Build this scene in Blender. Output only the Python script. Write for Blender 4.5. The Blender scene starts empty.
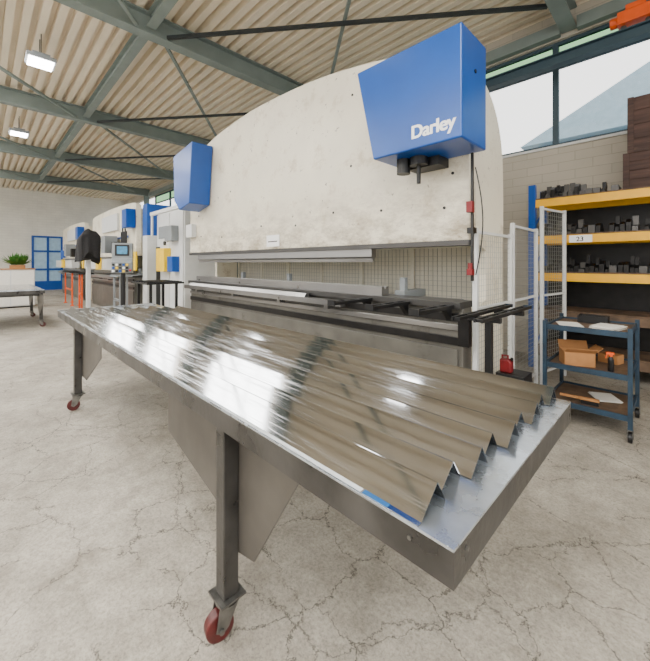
import bpy, bmesh, math, random
from mathutils import Vector, Matrix
random.seed(7)
scene = bpy.context.scene
COL = scene.collection

# ------------------------------------------------------------------ materials
def srgb(c):
    return tuple(((x/12.92) if x <= 0.04045 else ((x+0.055)/1.055)**2.4) for x in c)
MATS = {}
def mat(name, c, rough=0.5, metal=0.0, var=0.08, scale=6.0, bump=0.0, bscale=40.0, emis=None, estr=0.0, stretch=None, rvar=0.0, stain=None, stain_lo=0.62, stain2=None, scratch=0.0, grime=None):
    if name in MATS: return MATS[name]
    m = bpy.data.materials.new(name); m.use_nodes = True
    nt = m.node_tree; N = nt.nodes; L = nt.links
    b = N["Principled BSDF"]
    c = srgb(c)
    tc = N.new("ShaderNodeTexCoord"); mp = N.new("ShaderNodeMapping")
    L.new(tc.outputs["Object"], mp.inputs["Vector"])
    if stretch: mp.inputs["Scale"].default_value = stretch
    nz = N.new("ShaderNodeTexNoise"); nz.inputs["Scale"].default_value = scale; nz.inputs["Detail"].default_value = 5
    L.new(mp.outputs[0], nz.inputs["Vector"])
    cr = N.new("ShaderNodeValToRGB")
    cr.color_ramp.elements[0].position = 0.3; cr.color_ramp.elements[1].position = 0.7
    cr.color_ramp.elements[0].color = (*[max(0, x*(1-var)) for x in c], 1)
    cr.color_ramp.elements[1].color = (*[min(1, x*(1+var)) for x in c], 1)
    L.new(nz.outputs["Fac"], cr.inputs["Fac"])
    out = cr.outputs["Color"]
    for (st, lo, sc, wd) in ((stain, stain_lo, 3.5, 0.12), (stain2, 0.62, 11.0, 0.05)):
        if not st: continue
        n2 = N.new("ShaderNodeTexNoise"); n2.inputs["Scale"].default_value = sc; n2.inputs["Detail"].default_value = 9; n2.inputs["Roughness"].default_value = 0.75
        L.new(mp.outputs[0], n2.inputs["Vector"])
        r2 = N.new("ShaderNodeValToRGB"); r2.color_ramp.elements[0].position = lo; r2.color_ramp.elements[1].position = lo+wd
        L.new(n2.outputs["Fac"], r2.inputs["Fac"])
        mx = N.new("ShaderNodeMix"); mx.data_type = 'RGBA'
        L.new(r2.outputs["Color"], mx.inputs[0]); L.new(out, mx.inputs[6]); mx.inputs[7].default_value = (*srgb(st), 1)
        out = mx.outputs[2]
    if grime:
        gc, g0, g1 = grime
        sp = N.new("ShaderNodeSeparateXYZ"); L.new(tc.outputs["Object"], sp.inputs[0])
        gr = N.new("ShaderNodeMapRange"); gr.inputs[1].default_value = g0; gr.inputs[2].default_value = g1; gr.inputs[3].default_value = 0; gr.inputs[4].default_value = 1
        L.new(sp.outputs[2], gr.inputs[0])
        m3 = N.new("ShaderNodeMapping"); m3.inputs["Scale"].default_value = (1, 1, 2.2); L.new(tc.outputs["Object"], m3.inputs["Vector"])
        n4 = N.new("ShaderNodeTexNoise"); n4.inputs["Scale"].default_value = 3.0; n4.inputs["Detail"].default_value = 10; n4.inputs["Roughness"].default_value = 0.8; L.new(m3.outputs[0], n4.inputs["Vector"])
        r4 = N.new("ShaderNodeMapRange"); r4.inputs[1].default_value = 0.40; r4.inputs[2].default_value = 0.62; L.new(n4.outputs["Fac"], r4.inputs[0])
        mu = N.new("ShaderNodeMath"); mu.operation = 'MULTIPLY'; L.new(gr.outputs[0], mu.inputs[0]); L.new(r4.outputs[0], mu.inputs[1])
        mx = N.new("ShaderNodeMix"); mx.data_type = 'RGBA'
        L.new(mu.outputs[0], mx.inputs[0]); L.new(out, mx.inputs[6]); mx.inputs[7].default_value = (*srgb(gc), 1)
        out = mx.outputs[2]
    ro = None
    if rvar:
        mr = N.new("ShaderNodeMapRange"); mr.inputs[1].default_value = 0.3; mr.inputs[2].default_value = 0.7
        mr.inputs[3].default_value = max(0.02, rough-rvar); mr.inputs[4].default_value = min(1, rough+rvar)
        L.new(nz.outputs["Fac"], mr.inputs[0]); ro = mr.outputs[0]
    if scratch:
        tot = None
        for ang, sc in ((0.25, 90.0), (-0.35, 110.0), (0.7, 100.0), (-0.9, 100.0)):
            m2 = N.new("ShaderNodeMapping"); m2.inputs["Rotation"].default_value = (0, 0, ang); m2.inputs["Scale"].default_value = (0.8, sc, 1); L.new(tc.outputs["Object"], m2.inputs["Vector"])
            v = N.new("ShaderNodeTexNoise"); v.inputs["Scale"].default_value = 2.5; v.inputs["Detail"].default_value = 0; L.new(m2.outputs[0], v.inputs["Vector"])
            r = N.new("ShaderNodeMapRange"); r.inputs[1].default_value = 0.70; r.inputs[2].default_value = 0.76; r.inputs[3].default_value = 0; r.inputs[4].default_value = scratch
            L.new(v.outputs["Fac"], r.inputs[0])
            if tot is None: tot = r.outputs[0]
            else:
                a = N.new("ShaderNodeMath"); a.operation = 'MAXIMUM'; L.new(tot, a.inputs[0]); L.new(r.outputs[0], a.inputs[1]); tot = a.outputs[0]
        a = N.new("ShaderNodeMath"); a.operation = 'ADD'
        if ro: L.new(ro, a.inputs[0])
        else: a.inputs[0].default_value = rough
        L.new(tot, a.inputs[1]); ro = a.outputs[0]
    L.new(out, b.inputs["Base Color"])
    b.inputs["Metallic"].default_value = metal
    b.inputs["Roughness"].default_value = rough
    if ro: L.new(ro, b.inputs["Roughness"])
    if bump:
        n3 = N.new("ShaderNodeTexNoise"); n3.inputs["Scale"].default_value = bscale; n3.inputs["Detail"].default_value = 4
        L.new(mp.outputs[0], n3.inputs["Vector"])
        bp = N.new("ShaderNodeBump"); bp.inputs["Strength"].default_value = bump; bp.inputs["Distance"].default_value = 0.01
        L.new(n3.outputs["Fac"], bp.inputs["Height"]); L.new(bp.outputs[0], b.inputs["Normal"])
    if emis:
        b.inputs["Emission Color"].default_value = (*emis, 1); b.inputs["Emission Strength"].default_value = estr
    MATS[name] = m
    return m

def brick_mat(name, c1, c2, mortar, sx, bw, bh, axis):
    m = bpy.data.materials.new(name); m.use_nodes = True
    nt = m.node_tree; N = nt.nodes; L = nt.links; b = N["Principled BSDF"]
    tc = N.new("ShaderNodeTexCoord"); sp = N.new("ShaderNodeSeparateXYZ"); cb = N.new("ShaderNodeCombineXYZ")
    L.new(tc.outputs["Object"], sp.inputs[0])
    L.new(sp.outputs[axis], cb.inputs[0]); L.new(sp.outputs[2], cb.inputs[1])
    br = N.new("ShaderNodeTexBrick"); br.inputs["Scale"].default_value = sx
    br.inputs["Brick Width"].default_value = bw; br.inputs["Row Height"].default_value = bh
    br.inputs["Mortar Size"].default_value = 0.006; br.inputs["Mortar Smooth"].default_value = 0.6
    br.inputs["Color1"].default_value = (*srgb(c1), 1); br.inputs["Color2"].default_value = (*srgb(c2), 1); br.inputs["Mortar"].default_value = (*srgb(mortar), 1)
    L.new(cb.outputs[0], br.inputs["Vector"])
    nz = N.new("ShaderNodeTexNoise"); nz.inputs["Scale"].default_value = 1.3; nz.inputs["Detail"].default_value = 6
    L.new(tc.outputs["Object"], nz.inputs["Vector"])
    mx = N.new("ShaderNodeMix"); mx.data_type = 'RGBA'; mx.blend_type = 'MULTIPLY'; mx.inputs[0].default_value = 0.3
    L.new(br.outputs["Color"], mx.inputs[6]); L.new(nz.outputs["Fac"], mx.inputs[7])
    L.new(mx.outputs[2], b.inputs["Base Color"])
    bp = N.new("ShaderNodeBump"); bp.inputs["Strength"].default_value = 0.25; bp.inputs["Distance"].default_value = 0.01; bp.invert = True
    L.new(br.outputs["Fac"], bp.inputs["Height"]); L.new(bp.outputs[0], b.inputs["Normal"])
    b.inputs["Roughness"].default_value = 0.85
    return m

def floor_mat():
    m = bpy.data.materials.new("concrete_floor"); m.use_nodes = True
    nt = m.node_tree; N = nt.nodes; L = nt.links; b = N["Principled BSDF"]
    tc = N.new("ShaderNodeTexCoord")
    def noise(scale, det=6, rough=0.6, src=None):
        n = N.new("ShaderNodeTexNoise"); n.inputs["Scale"].default_value = scale; n.inputs["Detail"].default_value = det; n.inputs["Roughness"].default_value = rough
        L.new(src or tc.outputs["Object"], n.inputs["Vector"]); return n
    def ramp(src, p0, c0, p1, c1):
        r = N.new("ShaderNodeValToRGB"); e = r.color_ramp.elements
        e[0].position = p0; e[0].color = (*c0, 1); e[1].position = p1; e[1].color = (*c1, 1); L.new(src, r.inputs["Fac"]); return r
    def mix(fac, a, bb, mode='MIX'):
        x = N.new("ShaderNodeMix"); x.data_type = 'RGBA'; x.blend_type = mode
        if isinstance(fac, float): x.inputs[0].default_value = fac
        else: L.new(fac, x.inputs[0])
        for i, s in ((6, a), (7, bb)):
            if isinstance(s, tuple): x.inputs[i].default_value = (*s, 1)
            else: L.new(s, x.inputs[i])
        return x.outputs[2]
    big = noise(1.1, 6, 0.65); base = ramp(big.outputs["Fac"], 0.36, srgb((0.62, 0.59, 0.54)), 0.64, srgb((0.76, 0.73, 0.675)))
    med = noise(5, 14, 0.9); mc = ramp(med.outputs["Fac"], 0.40, (0.42, 0.41, 0.395), 0.58, (1, 1, 1))
    col = mix(0.7, base.outputs[0], mc.outputs[0], 'MULTIPLY')
    fine = noise(60, 5, 0.9); fc = ramp(fine.outputs["Fac"], 0.40, (0.35, 0.35, 0.35), 0.53, (1, 1, 1))
    col = mix(0.55, col, fc.outputs[0], 'MULTIPLY')
    st = noise(2.3, 8, 0.7); sr = ramp(st.outputs["Fac"], 0.58, (0, 0, 0), 0.78, (1, 1, 1))
    col = mix(sr.outputs[0], col, srgb((0.46, 0.43, 0.385)))
    def cracks(scale, dist, w, mscale, mlo):
        dn = noise(scale*1.7, 12, 0.72)
        add = N.new("ShaderNodeMix"); add.data_type = 'RGBA'; add.blend_type = 'LINEAR_LIGHT'; add.inputs[0].default_value = dist
        L.new(tc.outputs["Object"], add.inputs[6]); L.new(dn.outputs["Color"], add.inputs[7])
        v = N.new("ShaderNodeTexVoronoi"); v.voronoi_dimensions = '2D'; v.feature = 'DISTANCE_TO_EDGE'; v.inputs["Scale"].default_value = scale
        L.new(add.outputs[2], v.inputs["Vector"])
        r = ramp(v.outputs["Distance"], w*.4, (1, 1, 1), w, (0, 0, 0))
        mk = noise(mscale, 3); rm = ramp(mk.outputs["Fac"], mlo, (0, 0, 0), mlo+0.04, (1, 1, 1))
        mul = N.new("ShaderNodeMath"); mul.operation = 'MULTIPLY'
        L.new(r.outputs[0], mul.inputs[0]); L.new(rm.outputs[0], mul.inputs[1]); return mul.outputs[0]
    k1 = cracks(0.95, 0.26, 0.0040, 1.0, 0.32); k2 = cracks(2.8, 0.13, 0.0085, 1.3, 0.44)
    col = mix(k1, col, srgb((0.09, 0.08, 0.07))); col = mix(k2, col, srgb((0.15, 0.135, 0.12)))
    L.new(col, b.inputs["Base Color"])
    rr = N.new("ShaderNodeMapRange"); rr.inputs[3].default_value = 0.45; rr.inputs[4].default_value = 0.8; L.new(med.outputs["Fac"], rr.inputs[0]); L.new(rr.outputs[0], b.inputs["Roughness"])
    bp = N.new("ShaderNodeBump"); bp.inputs["Strength"].default_value = 0.3; bp.inputs["Distance"].default_value = 0.01
    L.new(med.outputs["Fac"], bp.inputs["Height"]); L.new(bp.outputs[0], b.inputs["Normal"])
    return m

M_white = mat("worn_cream_paint", (0.90, 0.87, 0.79), 0.42, 0, 0.06, 2.0, stain=(0.80, 0.75, 0.65), stain_lo=0.54, stain2=(0.50, 0.45, 0.38))
M_ram = mat("scuffed_cream_paint", (0.90, 0.87, 0.79), 0.42, 0, 0.06, 2.0, stain=(0.80, 0.75, 0.65), stain_lo=0.54, stain2=(0.50, 0.45, 0.38), grime=((0.56, 0.50, 0.41), -0.35, -1.1))
M_bed = mat("shaded_bed_grey", (0.38, 0.37, 0.345), 0.4, 0.1, 0.25, 3.0, stain=(0.24, 0.225, 0.20), stain_lo=0.58)  # the grey puts the shade on a paler bed front into its colour
M_blue = mat("blue_paint", (0.0, 0.29, 0.62), 0.3, 0, 0.08, 3)
M_black = mat("black_paint", (0.05, 0.05, 0.055), 0.45, 0, 0.2, 8)
M_tool = mat("blackened_tool_steel", (0.11, 0.105, 0.105), 0.4, 0.4, 0.4, 8)
M_steel = mat("dark_steel", (0.33, 0.325, 0.32), 0.38, 0.85, 0.1, 3, rvar=0.05)
M_bright = mat("ground_steel", (0.60, 0.595, 0.59), 0.3, 0.9, 0.06, 2.5, rvar=0.04)
M_raw = mat("raw_table_steel", (0.29, 0.282, 0.272), 0.36, 0.65, 0.45, 5, rvar=0.15, bump=0.1)
M_plate = mat("hot_rolled_plate", (0.33, 0.313, 0.29), 0.5, 0.35, 0.25, 4)
M_top = mat("table_top_steel", (0.78, 0.81, 0.84), 0.26, 0.88, 0.25, 7, rvar=0.12, bump=0.05)
M_stain = mat("stainless_sheet", (0.67, 0.68, 0.695), 0.075, 1.0, 0.08, 3, rvar=0.015, stretch=(0.25, 6, 6), scratch=0.14)
M_film = mat("white_film", (0.84, 0.87, 0.89), 0.25, 0.3, 0.06, 12)
M_tape = mat("blue_tape", (0.10, 0.34, 0.56), 0.35, 0, 0.1, 30)
M_green = mat("grey_green_beam_paint", (0.475, 0.52, 0.505), 0.5, 0, 0.1, 3)
M_dark = mat("dark_brace_paint", (0.15, 0.17, 0.175), 0.5, 0, 0.1, 3)
M_deck = mat("cream_roof_deck", (0.91, 0.86, 0.77), 0.5, 0, 0.05, 1.5)
M_yellow = mat("yellow_paint", (0.98, 0.80, 0.05), 0.4, 0, 0.08, 6)
M_rack = mat("rack_beam_yellow", (0.97, 0.72, 0.04), 0.4, 0, 0.08, 6)
M_orange = mat("orange_paint", (0.90, 0.34, 0.05), 0.4, 0, 0.08, 6)
M_red = mat("red_plastic", (0.72, 0.06, 0.10), 0.35, 0, 0.1, 10)
M_dkred = mat("dark_red_plastic", (0.45, 0.06, 0.09), 0.45, 0, 0.2, 10)
M_wheel = mat("red_polyurethane", (0.30, 0.085, 0.08), 0.4, 0, 0.35, 25)
M_zinc = mat("zinc_steel", (0.46, 0.455, 0.44), 0.35, 0.85, 0.3, 20)
M_lgrey = mat("light_grey_paint", (0.82, 0.825, 0.82), 0.45, 0, 0.04, 6)
M_mesh = mat("galvanised_wire", (0.66, 0.66, 0.64), 0.45, 0.3, 0.05)
M_cream = mat("cream_panel", (0.85, 0.83, 0.765), 0.5, 0, 0.06, 3)
M_card = mat("cardboard", (0.66, 0.46, 0.27), 0.8, 0, 0.1, 14)
M_paper = mat("paper", (0.88, 0.87, 0.84), 0.8, 0, 0.05, 20)
M_crate = mat("worn_brown_wood", (0.26, 0.18, 0.155), 0.75, 0, 0.5, 5, stretch=(0.5, 5, 5), stain=(0.40, 0.33, 0.28), stain_lo=0.56)
M_cloth = mat("black_fabric", (0.10, 0.095, 0.10), 0.9, 0, 0.3, 20, bump=0.6, bscale=25)
M_leaf = mat("green_leaf", (0.24, 0.44, 0.15), 0.6, 0, 0.4, 15)
M_cartblue = mat("dark_blue_paint", (0.11, 0.20, 0.27), 0.55, 0, 0.35, 8, stain=(0.28, 0.27, 0.25), stain_lo=0.58)
M_worn = mat("worn_shelf_board", (0.38, 0.30, 0.23), 0.65, 0.1, 0.5, 6, stain=(0.22, 0.18, 0.15), stain_lo=0.54)
M_frame = mat("dark_window_frame", (0.20, 0.28, 0.32), 0.5, 0, 0.05, 4)
M_lamp = mat("lamp_diffuser", (1, 1, 1), 0.5, emis=(1, 0.98, 0.94), estr=25)
M_sky = mat("skylight_diffuser", (1, 1, 1), 0.5, emis=(1.0, 0.98, 0.94), estr=19)
M_screen = mat("screen_glass", (0.15, 0.42, 0.58), 0.2, 0, 0.6, 14, emis=(0.2, 0.5, 0.65), estr=0.3)
M_letter = mat("white_lettering", (0.97, 0.97, 0.97), 0.5, 0, 0.01)
M_grey = mat("mid_grey_plastic", (0.52, 0.54, 0.55), 0.5, 0, 0.05)
M_outside = mat("pale_cladding", (0.50, 0.66, 0.76), 0.6, 0, 0.06, 2)
M_ground = mat("yard_paving", (0.6, 0.6, 0.58), 0.9)
glass = bpy.data.materials.new("window_glass"); glass.use_nodes = True
_n = glass.node_tree.nodes; _l = glass.node_tree.links; _n.remove(_n["Principled BSDF"])
_t = _n.new("ShaderNodeBsdfTransparent"); _g = _n.new("ShaderNodeBsdfGlossy"); _g.inputs["Roughness"].default_value = 0.05
_x = _n.new("ShaderNodeMixShader"); _x.inputs[0].default_value = 0.04
_l.new(_t.outputs[0], _x.inputs[1]); _l.new(_g.outputs[0], _x.inputs[2]); _l.new(_x.outputs[0], _n["Material Output"].inputs[0])
glass2 = glass.copy(); glass2.name = "green_tinted_glass"
for nd in glass2.node_tree.nodes:
    if nd.type == 'BSDF_TRANSPARENT': nd.inputs[0].default_value = (0.45, 0.62, 0.45, 1)

# ------------------------------------------------------------------ geometry helpers
WL = {}
class MB:
    def __init__(s): s.bm = bmesh.new()
    def box(s, x0, x1, y0, y1, z0, z1):
        v = [s.bm.verts.new(p) for p in ((x0,y0,z0),(x1,y0,z0),(x1,y1,z0),(x0,y1,z0),(x0,y0,z1),(x1,y0,z1),(x1,y1,z1),(x0,y1,z1))]
        for f in ((3,2,1,0),(4,5,6,7),(0,1,5,4),(1,2,6,5),(2,3,7,6),(3,0,4,7)): s.bm.faces.new([v[i] for i in f])
        return s
    def prism(s, poly, axis, a0, a1):
        def P(u, w, a):
            return {'x': (a, u, w), 'y': (u, a, w), 'z': (u, w, a)}[axis]
        A = [s.bm.verts.new(P(u, w, a0)) for u, w in poly]; B = [s.bm.verts.new(P(u, w, a1)) for u, w in poly]
        n = len(poly); s.bm.faces.new(A); s.bm.faces.new(B[::-1])
        for i in range(n): s.bm.faces.new((A[i], B[i], B[(i+1) % n], A[(i+1) % n]))
        return s
    def cyl(s, p0, p1, r, seg=16, r1=None):
        p0 = Vector(p0); p1 = Vector(p1); d = (p1-p0); q = d.to_track_quat('Z', 'Y'); r1 = r if r1 is None else r1
        A = []; B = []
        for i in range(seg):
            a = 2*math.pi*i/seg; o = Vector((math.cos(a), math.sin(a), 0))
            A.append(s.bm.verts.new(p0+q @ (o*r))); B.append(s.bm.verts.new(p1+q @ (o*r1)))
        s.bm.faces.new(A[::-1]); s.bm.faces.new(B)
        for i in range(seg): s.bm.faces.new((A[i], A[(i+1) % seg], B[(i+1) % seg], B[i]))
        return s
    def beam(s, p0, p1, w, h):
        p0 = Vector(p0); p1 = Vector(p1); d = (p1-p0).normalized(); side = d.cross(Vector((0, 0, 1)))
        if side.length < 1e-4: side = Vector((1, 0, 0))
        side.normalize(); up = side.cross(d)
        def c(p): return [s.bm.verts.new(p+side*a*w/2+up*b*h/2) for a, b in ((-1,-1),(1,-1),(1,1),(-1,1))]
        A = c(p0); B = c(p1); s.bm.faces.new(A); s.bm.faces.new(B[::-1])
        for i in range(4): s.bm.faces.new((A[i], B[i], B[(i+1) % 4], A[(i+1) % 4]))
        return s
    def ibeam_y(s, x, y0, y1, z0, z1, w, t=0.015):
        s.box(x-w/2, x+w/2, y0, y1, z0, z0+t); s.box(x-w/2, x+w/2, y0, y1, z1-t, z1); s.box(x-t/2, x+t/2, y0, y1, z0+t, z1-t); return s
    def ibeam_x(s, y, x0, x1, z0, z1, w, t=0.015):
        s.box(x0, x1, y-w/2, y+w/2, z0, z0+t); s.box(x0, x1, y-w/2, y+w/2, z1-t, z1); s.box(x0, x1, y-t/2, y+t/2, z0+t, z1-t); return s

def root(name, loc, label, category, group=None, kind=None):
    e = bpy.data.objects.new(name, None); e.empty_display_size = 0.2; e.location = loc; COL.objects.link(e)
    e["label"] = label; e["category"] = category
    if group: e["group"] = group
    if kind: e["kind"] = kind
    WL[e] = Vector(loc); return e

def fin(name, mb, m, parent=None, label=None, category=None, group=None, kind=None, bevel=0.0, smooth=False):
    bm = mb.bm
    bmesh.ops.recalc_face_normals(bm, faces=bm.faces[:])
    lo = Vector((1e9,)*3); hi = -lo
    for v in bm.verts:
        for i in range(3): lo[i] = min(lo[i], v.co[i]); hi[i] = max(hi[i], v.co[i])
    c = (lo+hi)/2
    if parent is None: c.z = lo.z
    for v in bm.verts: v.co -= c
    me = bpy.data.meshes.new(name); bm.to_mesh(me); bm.free()
    if smooth:
        for p in me.polygons: p.use_smooth = True
        try: me.set_sharp_from_angle(angle=math.radians(smooth if smooth > 1 else 35))
        except Exception: pass
    me.materials.append(m)
    o = bpy.data.objects.new(name, me); COL.objects.link(o); WL[o] = c.copy()
    if parent: o.parent = parent; o.location = c-WL[parent]
    else: o.location = c
    if label: o["label"] = label
    if category: o["category"] = category
    if group: o["group"] = group
    if kind: o["kind"] = kind
    if bevel:
        b = o.modifiers.new("bevel", 'BEVEL'); b.width = bevel; b.segments = 2; b.limit_method = 'ANGLE'
    return o

def dup(src, offset, parent=None, label=None, rotz=None):
    o = src.copy(); COL.objects.link(o)
    if parent is None:
        o.location = src.location+Vector(offset)
        if rotz is not None: o.rotation_euler.z = rotz
        if label: o["label"] = label
    else: o.parent = parent
    for ch in list(src.children): dup(ch, (0, 0, 0), o)
    return o

def smooth_poly(pts, n=5):
    out = []
    for i in range(len(pts)-1):
        p0 = pts[max(0, i-1)]; p1 = pts[i]; p2 = pts[i+1]; p3 = pts[min(len(pts)-1, i+2)]
        for k in range(n):
            t = k/n
            out.append(tuple(0.5*(2*p1[j]+(p2[j]-p0[j])*t+(2*p0[j]-5*p1[j]+4*p2[j]-p3[j])*t*t+(-p0[j]+3*p1[j]-3*p2[j]+p3[j])*t**3) for j in range(2)))
    out.append(pts[-1]); return out

def text_part(txt, size, loc_world, parent, m, off=0.0, ext=0.002, space=1.0):
    cu = bpy.data.curves.new("txt", 'FONT'); cu.body = txt; cu.size = size; cu.offset = off; cu.extrude = ext; cu.space_character = space
    t = bpy.data.objects.new("tmp", cu); COL.objects.link(t)
    dg = bpy.context.evaluated_depsgraph_get(); me = bpy.data.meshes.new_from_object(t.evaluated_get(dg))
    bpy.data.objects.remove(t)
    me.materials.clear(); me.materials.append(m)
    o = bpy.data.objects.new("lettering", me); COL.objects.link(o); o.rotation_euler = (math.pi/2, 0, 0)
    o.parent = parent; o.location = Vector(loc_world)-WL[parent]; return o

S = "structure"
# ------------------------------------------------------------------ setting
XF = -24.8; YB = 6.5; X1 = 4.5; YN = -6.0; ZC = 5.55
fin("floor", MB().box(XF-0.2, X1+.2, YN-.2, YB+0.2, -0.1, 0), floor_mat(), kind=S)
b = MB(); b.box(XF, X1, YB, YB+0.2, 0, 3.36); b.box(XF, X1, YB, YB+0.2, 5.02, ZC+0.1)
WM = brick_mat("block_wall", (0.76, 0.73, 0.67), (0.79, 0.755, 0.695), (0.68, 0.65, 0.59), 1.0, 0.44, 0.14, 0)
fin("wall_back", b, WM, kind=S)
PW = brick_mat("painted_wall", (0.93, 0.92, 0.88), (0.95, 0.94, 0.90), (0.86, 0.85, 0.81), 1.0, 0.4, 0.14, 1)
fin("wall_far", MB().box(XF-0.2, XF, YN, YB, 0, ZC+0.1), PW, kind=S)
b = MB(); b.box(XF, X1, YN-.2, YN, 0, 1.6); b.box(XF, X1, YN-.2, YN, 4.6, ZC+0.1)
for k in range(7): b.box(XF+k*4.7, min(X1, XF+k*4.7+.6), YN-.2, YN, 1.6, 4.6)
fin("wall_front", b, WM, kind=S)
b = MB(); b.box(X1, X1+.2, YN, -4.5, 0, ZC+.1); b.box(X1, X1+.2, 4.2, YB, 0, ZC+.1); b.box(X1, X1+.2, -4.5, 4.2, 4.3, ZC+.1)
fin("wall_right", b, PW, kind=S)
b = MB(); prof = []; y = YN
pitch = 0.20
while y < YB+0.15:
    prof += [(y, ZC), (y+0.075, ZC), (y+0.085, ZC-0.12), (y+0.19, ZC-0.12)]; y += pitch
A = [b.bm.verts.new((XF-0.2, p[0], p[1])) for p in prof]; B = [b.bm.verts.new((X1, p[0], p[1])) for p in prof]
A2 = [b.bm.verts.new((XF-0.2, p[0], ZC+0.12)) for p in (prof[0], prof[-1])]; B2 = [b.bm.verts.new((X1, p[0], ZC+0.12)) for p in (prof[0], prof[-1])]
for i in range(len(prof)-1): b.bm.faces.new((A[i], B[i], B[i+1], A[i+1]))
b.bm.faces.new((A2[0], A2[1], B2[1], B2[0]))
fin("ceiling", b, M_deck, kind=S)
tn = [0]
def trim(mb, m):
    tn[0] += 1; return fin("trim_%d" % tn[0], mb, m, kind=S)
RX = [3.5, -1.2, -5.9, -10.6, -15.3, -20.0]
for x in RX:
    trim(MB().ibeam_y(x, YN, YB-0.02, 5.08, 5.42, 0.2, 0.022), M_green)
for x in RX[2:]:
    trim(MB().ibeam_y(x, 6.20, 6.48, 0, 5.07, 0.2, 0.016), M_green)
for i in range(len(RX)-1):
    a, c = RX[i+1]+0.11, RX[i]-0.11
    trim(MB().ibeam_x(1.9, a, c, 5.16, 5.36, 0.14, 0.014), M_green)
    trim(MB().beam((a, 2.15, 5.12), (c, 5.7, 5.12), 0.05, 0.05), M_dark)
    trim(MB().beam((a, 5.7, 5.20), (c, 2.15, 5.20), 0.05, 0.05), M_green)
    trim(MB().beam((a, 1.7, 5.12), (c, -2.2, 5.12), 0.05, 0.05), M_green)
    trim(MB().box(a, c, YB-0.12, YB-0.01, 5.04, 5.22), M_green)
trim(MB().ibeam_x(6.05, -6, 4.4, 4.40, 4.56, 0.14, 0.016), M_frame)
wn = 0
x = -19.4
while x < 4.3:
    wn += 1
    r = bpy.data.objects.new("window_%d" % wn, None); COL.objects.link(r); r.location = (x, YB+0.1, 3.36); WL[r] = Vector(r.location); r["kind"] = S
    f = MB(); x0, x1 = x, x+2.0; z0, z1 = 3.36, 5.02; y0, y1 = YB+0.06, YB+0.13
    f.box(x0, x0+0.04, y0, y1, z0, z1); f.box(x1-0.04, x1, y0, y1, z0, z1); f.box(x0+.04, x1-.04, y0, y1, z0, z0+0.05); f.box(x0+.04, x1-.04, y0, y1, z1-0.05, z1)
    f.box(x0+.04, x1-.04, y0+.01, y1-.01, 4.60, 4.65)
    fin("frame", f, M_frame, r); fin("glass", MB().box(x0+.04, x1-.04, YB+0.093, YB+0.097, z0+.05, 4.60), glass, r)
    fin("transom_glass", MB().box(x0+.04, x1-.04, YB+0.093, YB+0.097, 4.65, z1-.05), glass2, r)
    x += 2.0
trim(MB().box(XF, X1, YB-0.03, YB+0.05, 3.32, 3.36), M_lgrey)
r = bpy.data.objects.new("door_1", None); COL.objects.link(r); r.location = (XF+0.03, 2.7, 0); WL[r] = Vector(r.location); r["kind"] = S
f = MB()
for (y0, y1) in ((2.0, 2.1), (2.65, 2.75), (3.28, 3.38)): f.box(XF+.003, XF+.08, y0, y1, 0.002, 3.0)
for (z0, z1) in ((0.002, 0.5), (1.1, 1.2), (2.1, 2.2), (2.9, 3.0)):
    f.box(XF+.003, XF+.08, 2.1, 2.65, z0, z1); f.box(XF+.003, XF+.08, 2.75, 3.28, z0, z1)
fin("frame", f, M_blue, r); fin("glass", MB().box(XF+.01, XF+.03, 2.1, 3.28, 0.5, 2.9), mat("door_glass", (0.65, 0.78, 0.88), 0.1), r)
for i, (x0, x1, y0, y1) in enumerate(((-9.3, -6.5, -1.9, 0.10), (-14.2, -11.8, -1.9, 0.10), (-19.7, -16.2, -1.9, -0.2), (-10.3, -6.2, -5.4, -3.7), (-5.6, -1.5, -5.4, -3.7), (-0.9, 3.2, -5.4, -3.7), (-0.9, 3.2, -1.9, -0.2))):  # the last four skylights are unseen extras, added to light the hall
    r = bpy.data.objects.new("window_%d" % (wn+1+i), None); COL.objects.link(r); r.location = (x0, y0, 5.40); WL[r] = Vector(r.location); r["kind"] = S
    f = MB(); f.box(x0-.06, x1+.06, y0-.06, y0, 5.36, 5.42); f.box(x0-.06, x1+.06, y1, y1+.06, 5.36, 5.42); f.box(x0-.06, x0, y0, y1, 5.36, 5.42); f.box(x1, x1+.06, y0, y1, 5.36, 5.42)
    for k in range(1, 3): f.box(x0+k*(x1-x0)/3-.02, x0+k*(x1-x0)/3+.02, y0, y1, 5.365, 5.379)
    fin("frame", f, M_lgrey, r); fin("glass", MB().box(x0, x1, y0, y1, 5.38, 5.40), M_sky, r)

# outside
fin("yard_ground", MB().box(-60, 40, YB+0.3, 60, -0.2, -0.12), M_ground, label="grey paved yard outside the workshop windows", category="ground")
ob = root("neighbouring_hall", (4, 20, -0.11), "pale blue clad industrial hall with pitched roof outside the windows", "building")
fin("cladding", MB().box(-3.5, 12, 14, 26, -0.11, 5.6), M_outside, ob)
b = MB(); b.prism([(-4, 5.61), (12.4, 5.61), (4, 9.6)], 'y', 13.7, 26.3); fin("roof", b, mat("outside_roof", (0.56, 0.66, 0.72), 0.6), ob)

# ------------------------------------------------------------------ lamps
def lamp(x, y):
    r = root("high_bay_lamp", (x, y, 5.0), "square white LED high-bay lamp hanging from the roof deck", "lamp", "high-bay lamps under the roof")
    fin("diffuser", MB().box(x-.17, x+.17, y-.17, y+.17, 4.95, 4.975), M_lamp, r)
    f = MB(); f.box(x-.2, x+.2, y-.2, y+.2, 4.976, 5.04)
    for k in range(7): f.box(x-.16+k*.05, x-.145+k*.05, y-.12, y+.12, 5.04, 5.09)
    fin("housing", f, M_grey, r)
    for dx in (-.1, .1): fin("hanger", MB().cyl((x+dx, y, 5.04), (x+dx, y, 5.43), .008, 8), M_zinc, r)
    return r
l0 = lamp(-7.8, 0.75)
for dx in (4.6, -4.7): dup(l0, (dx, 0, 0))

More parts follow.
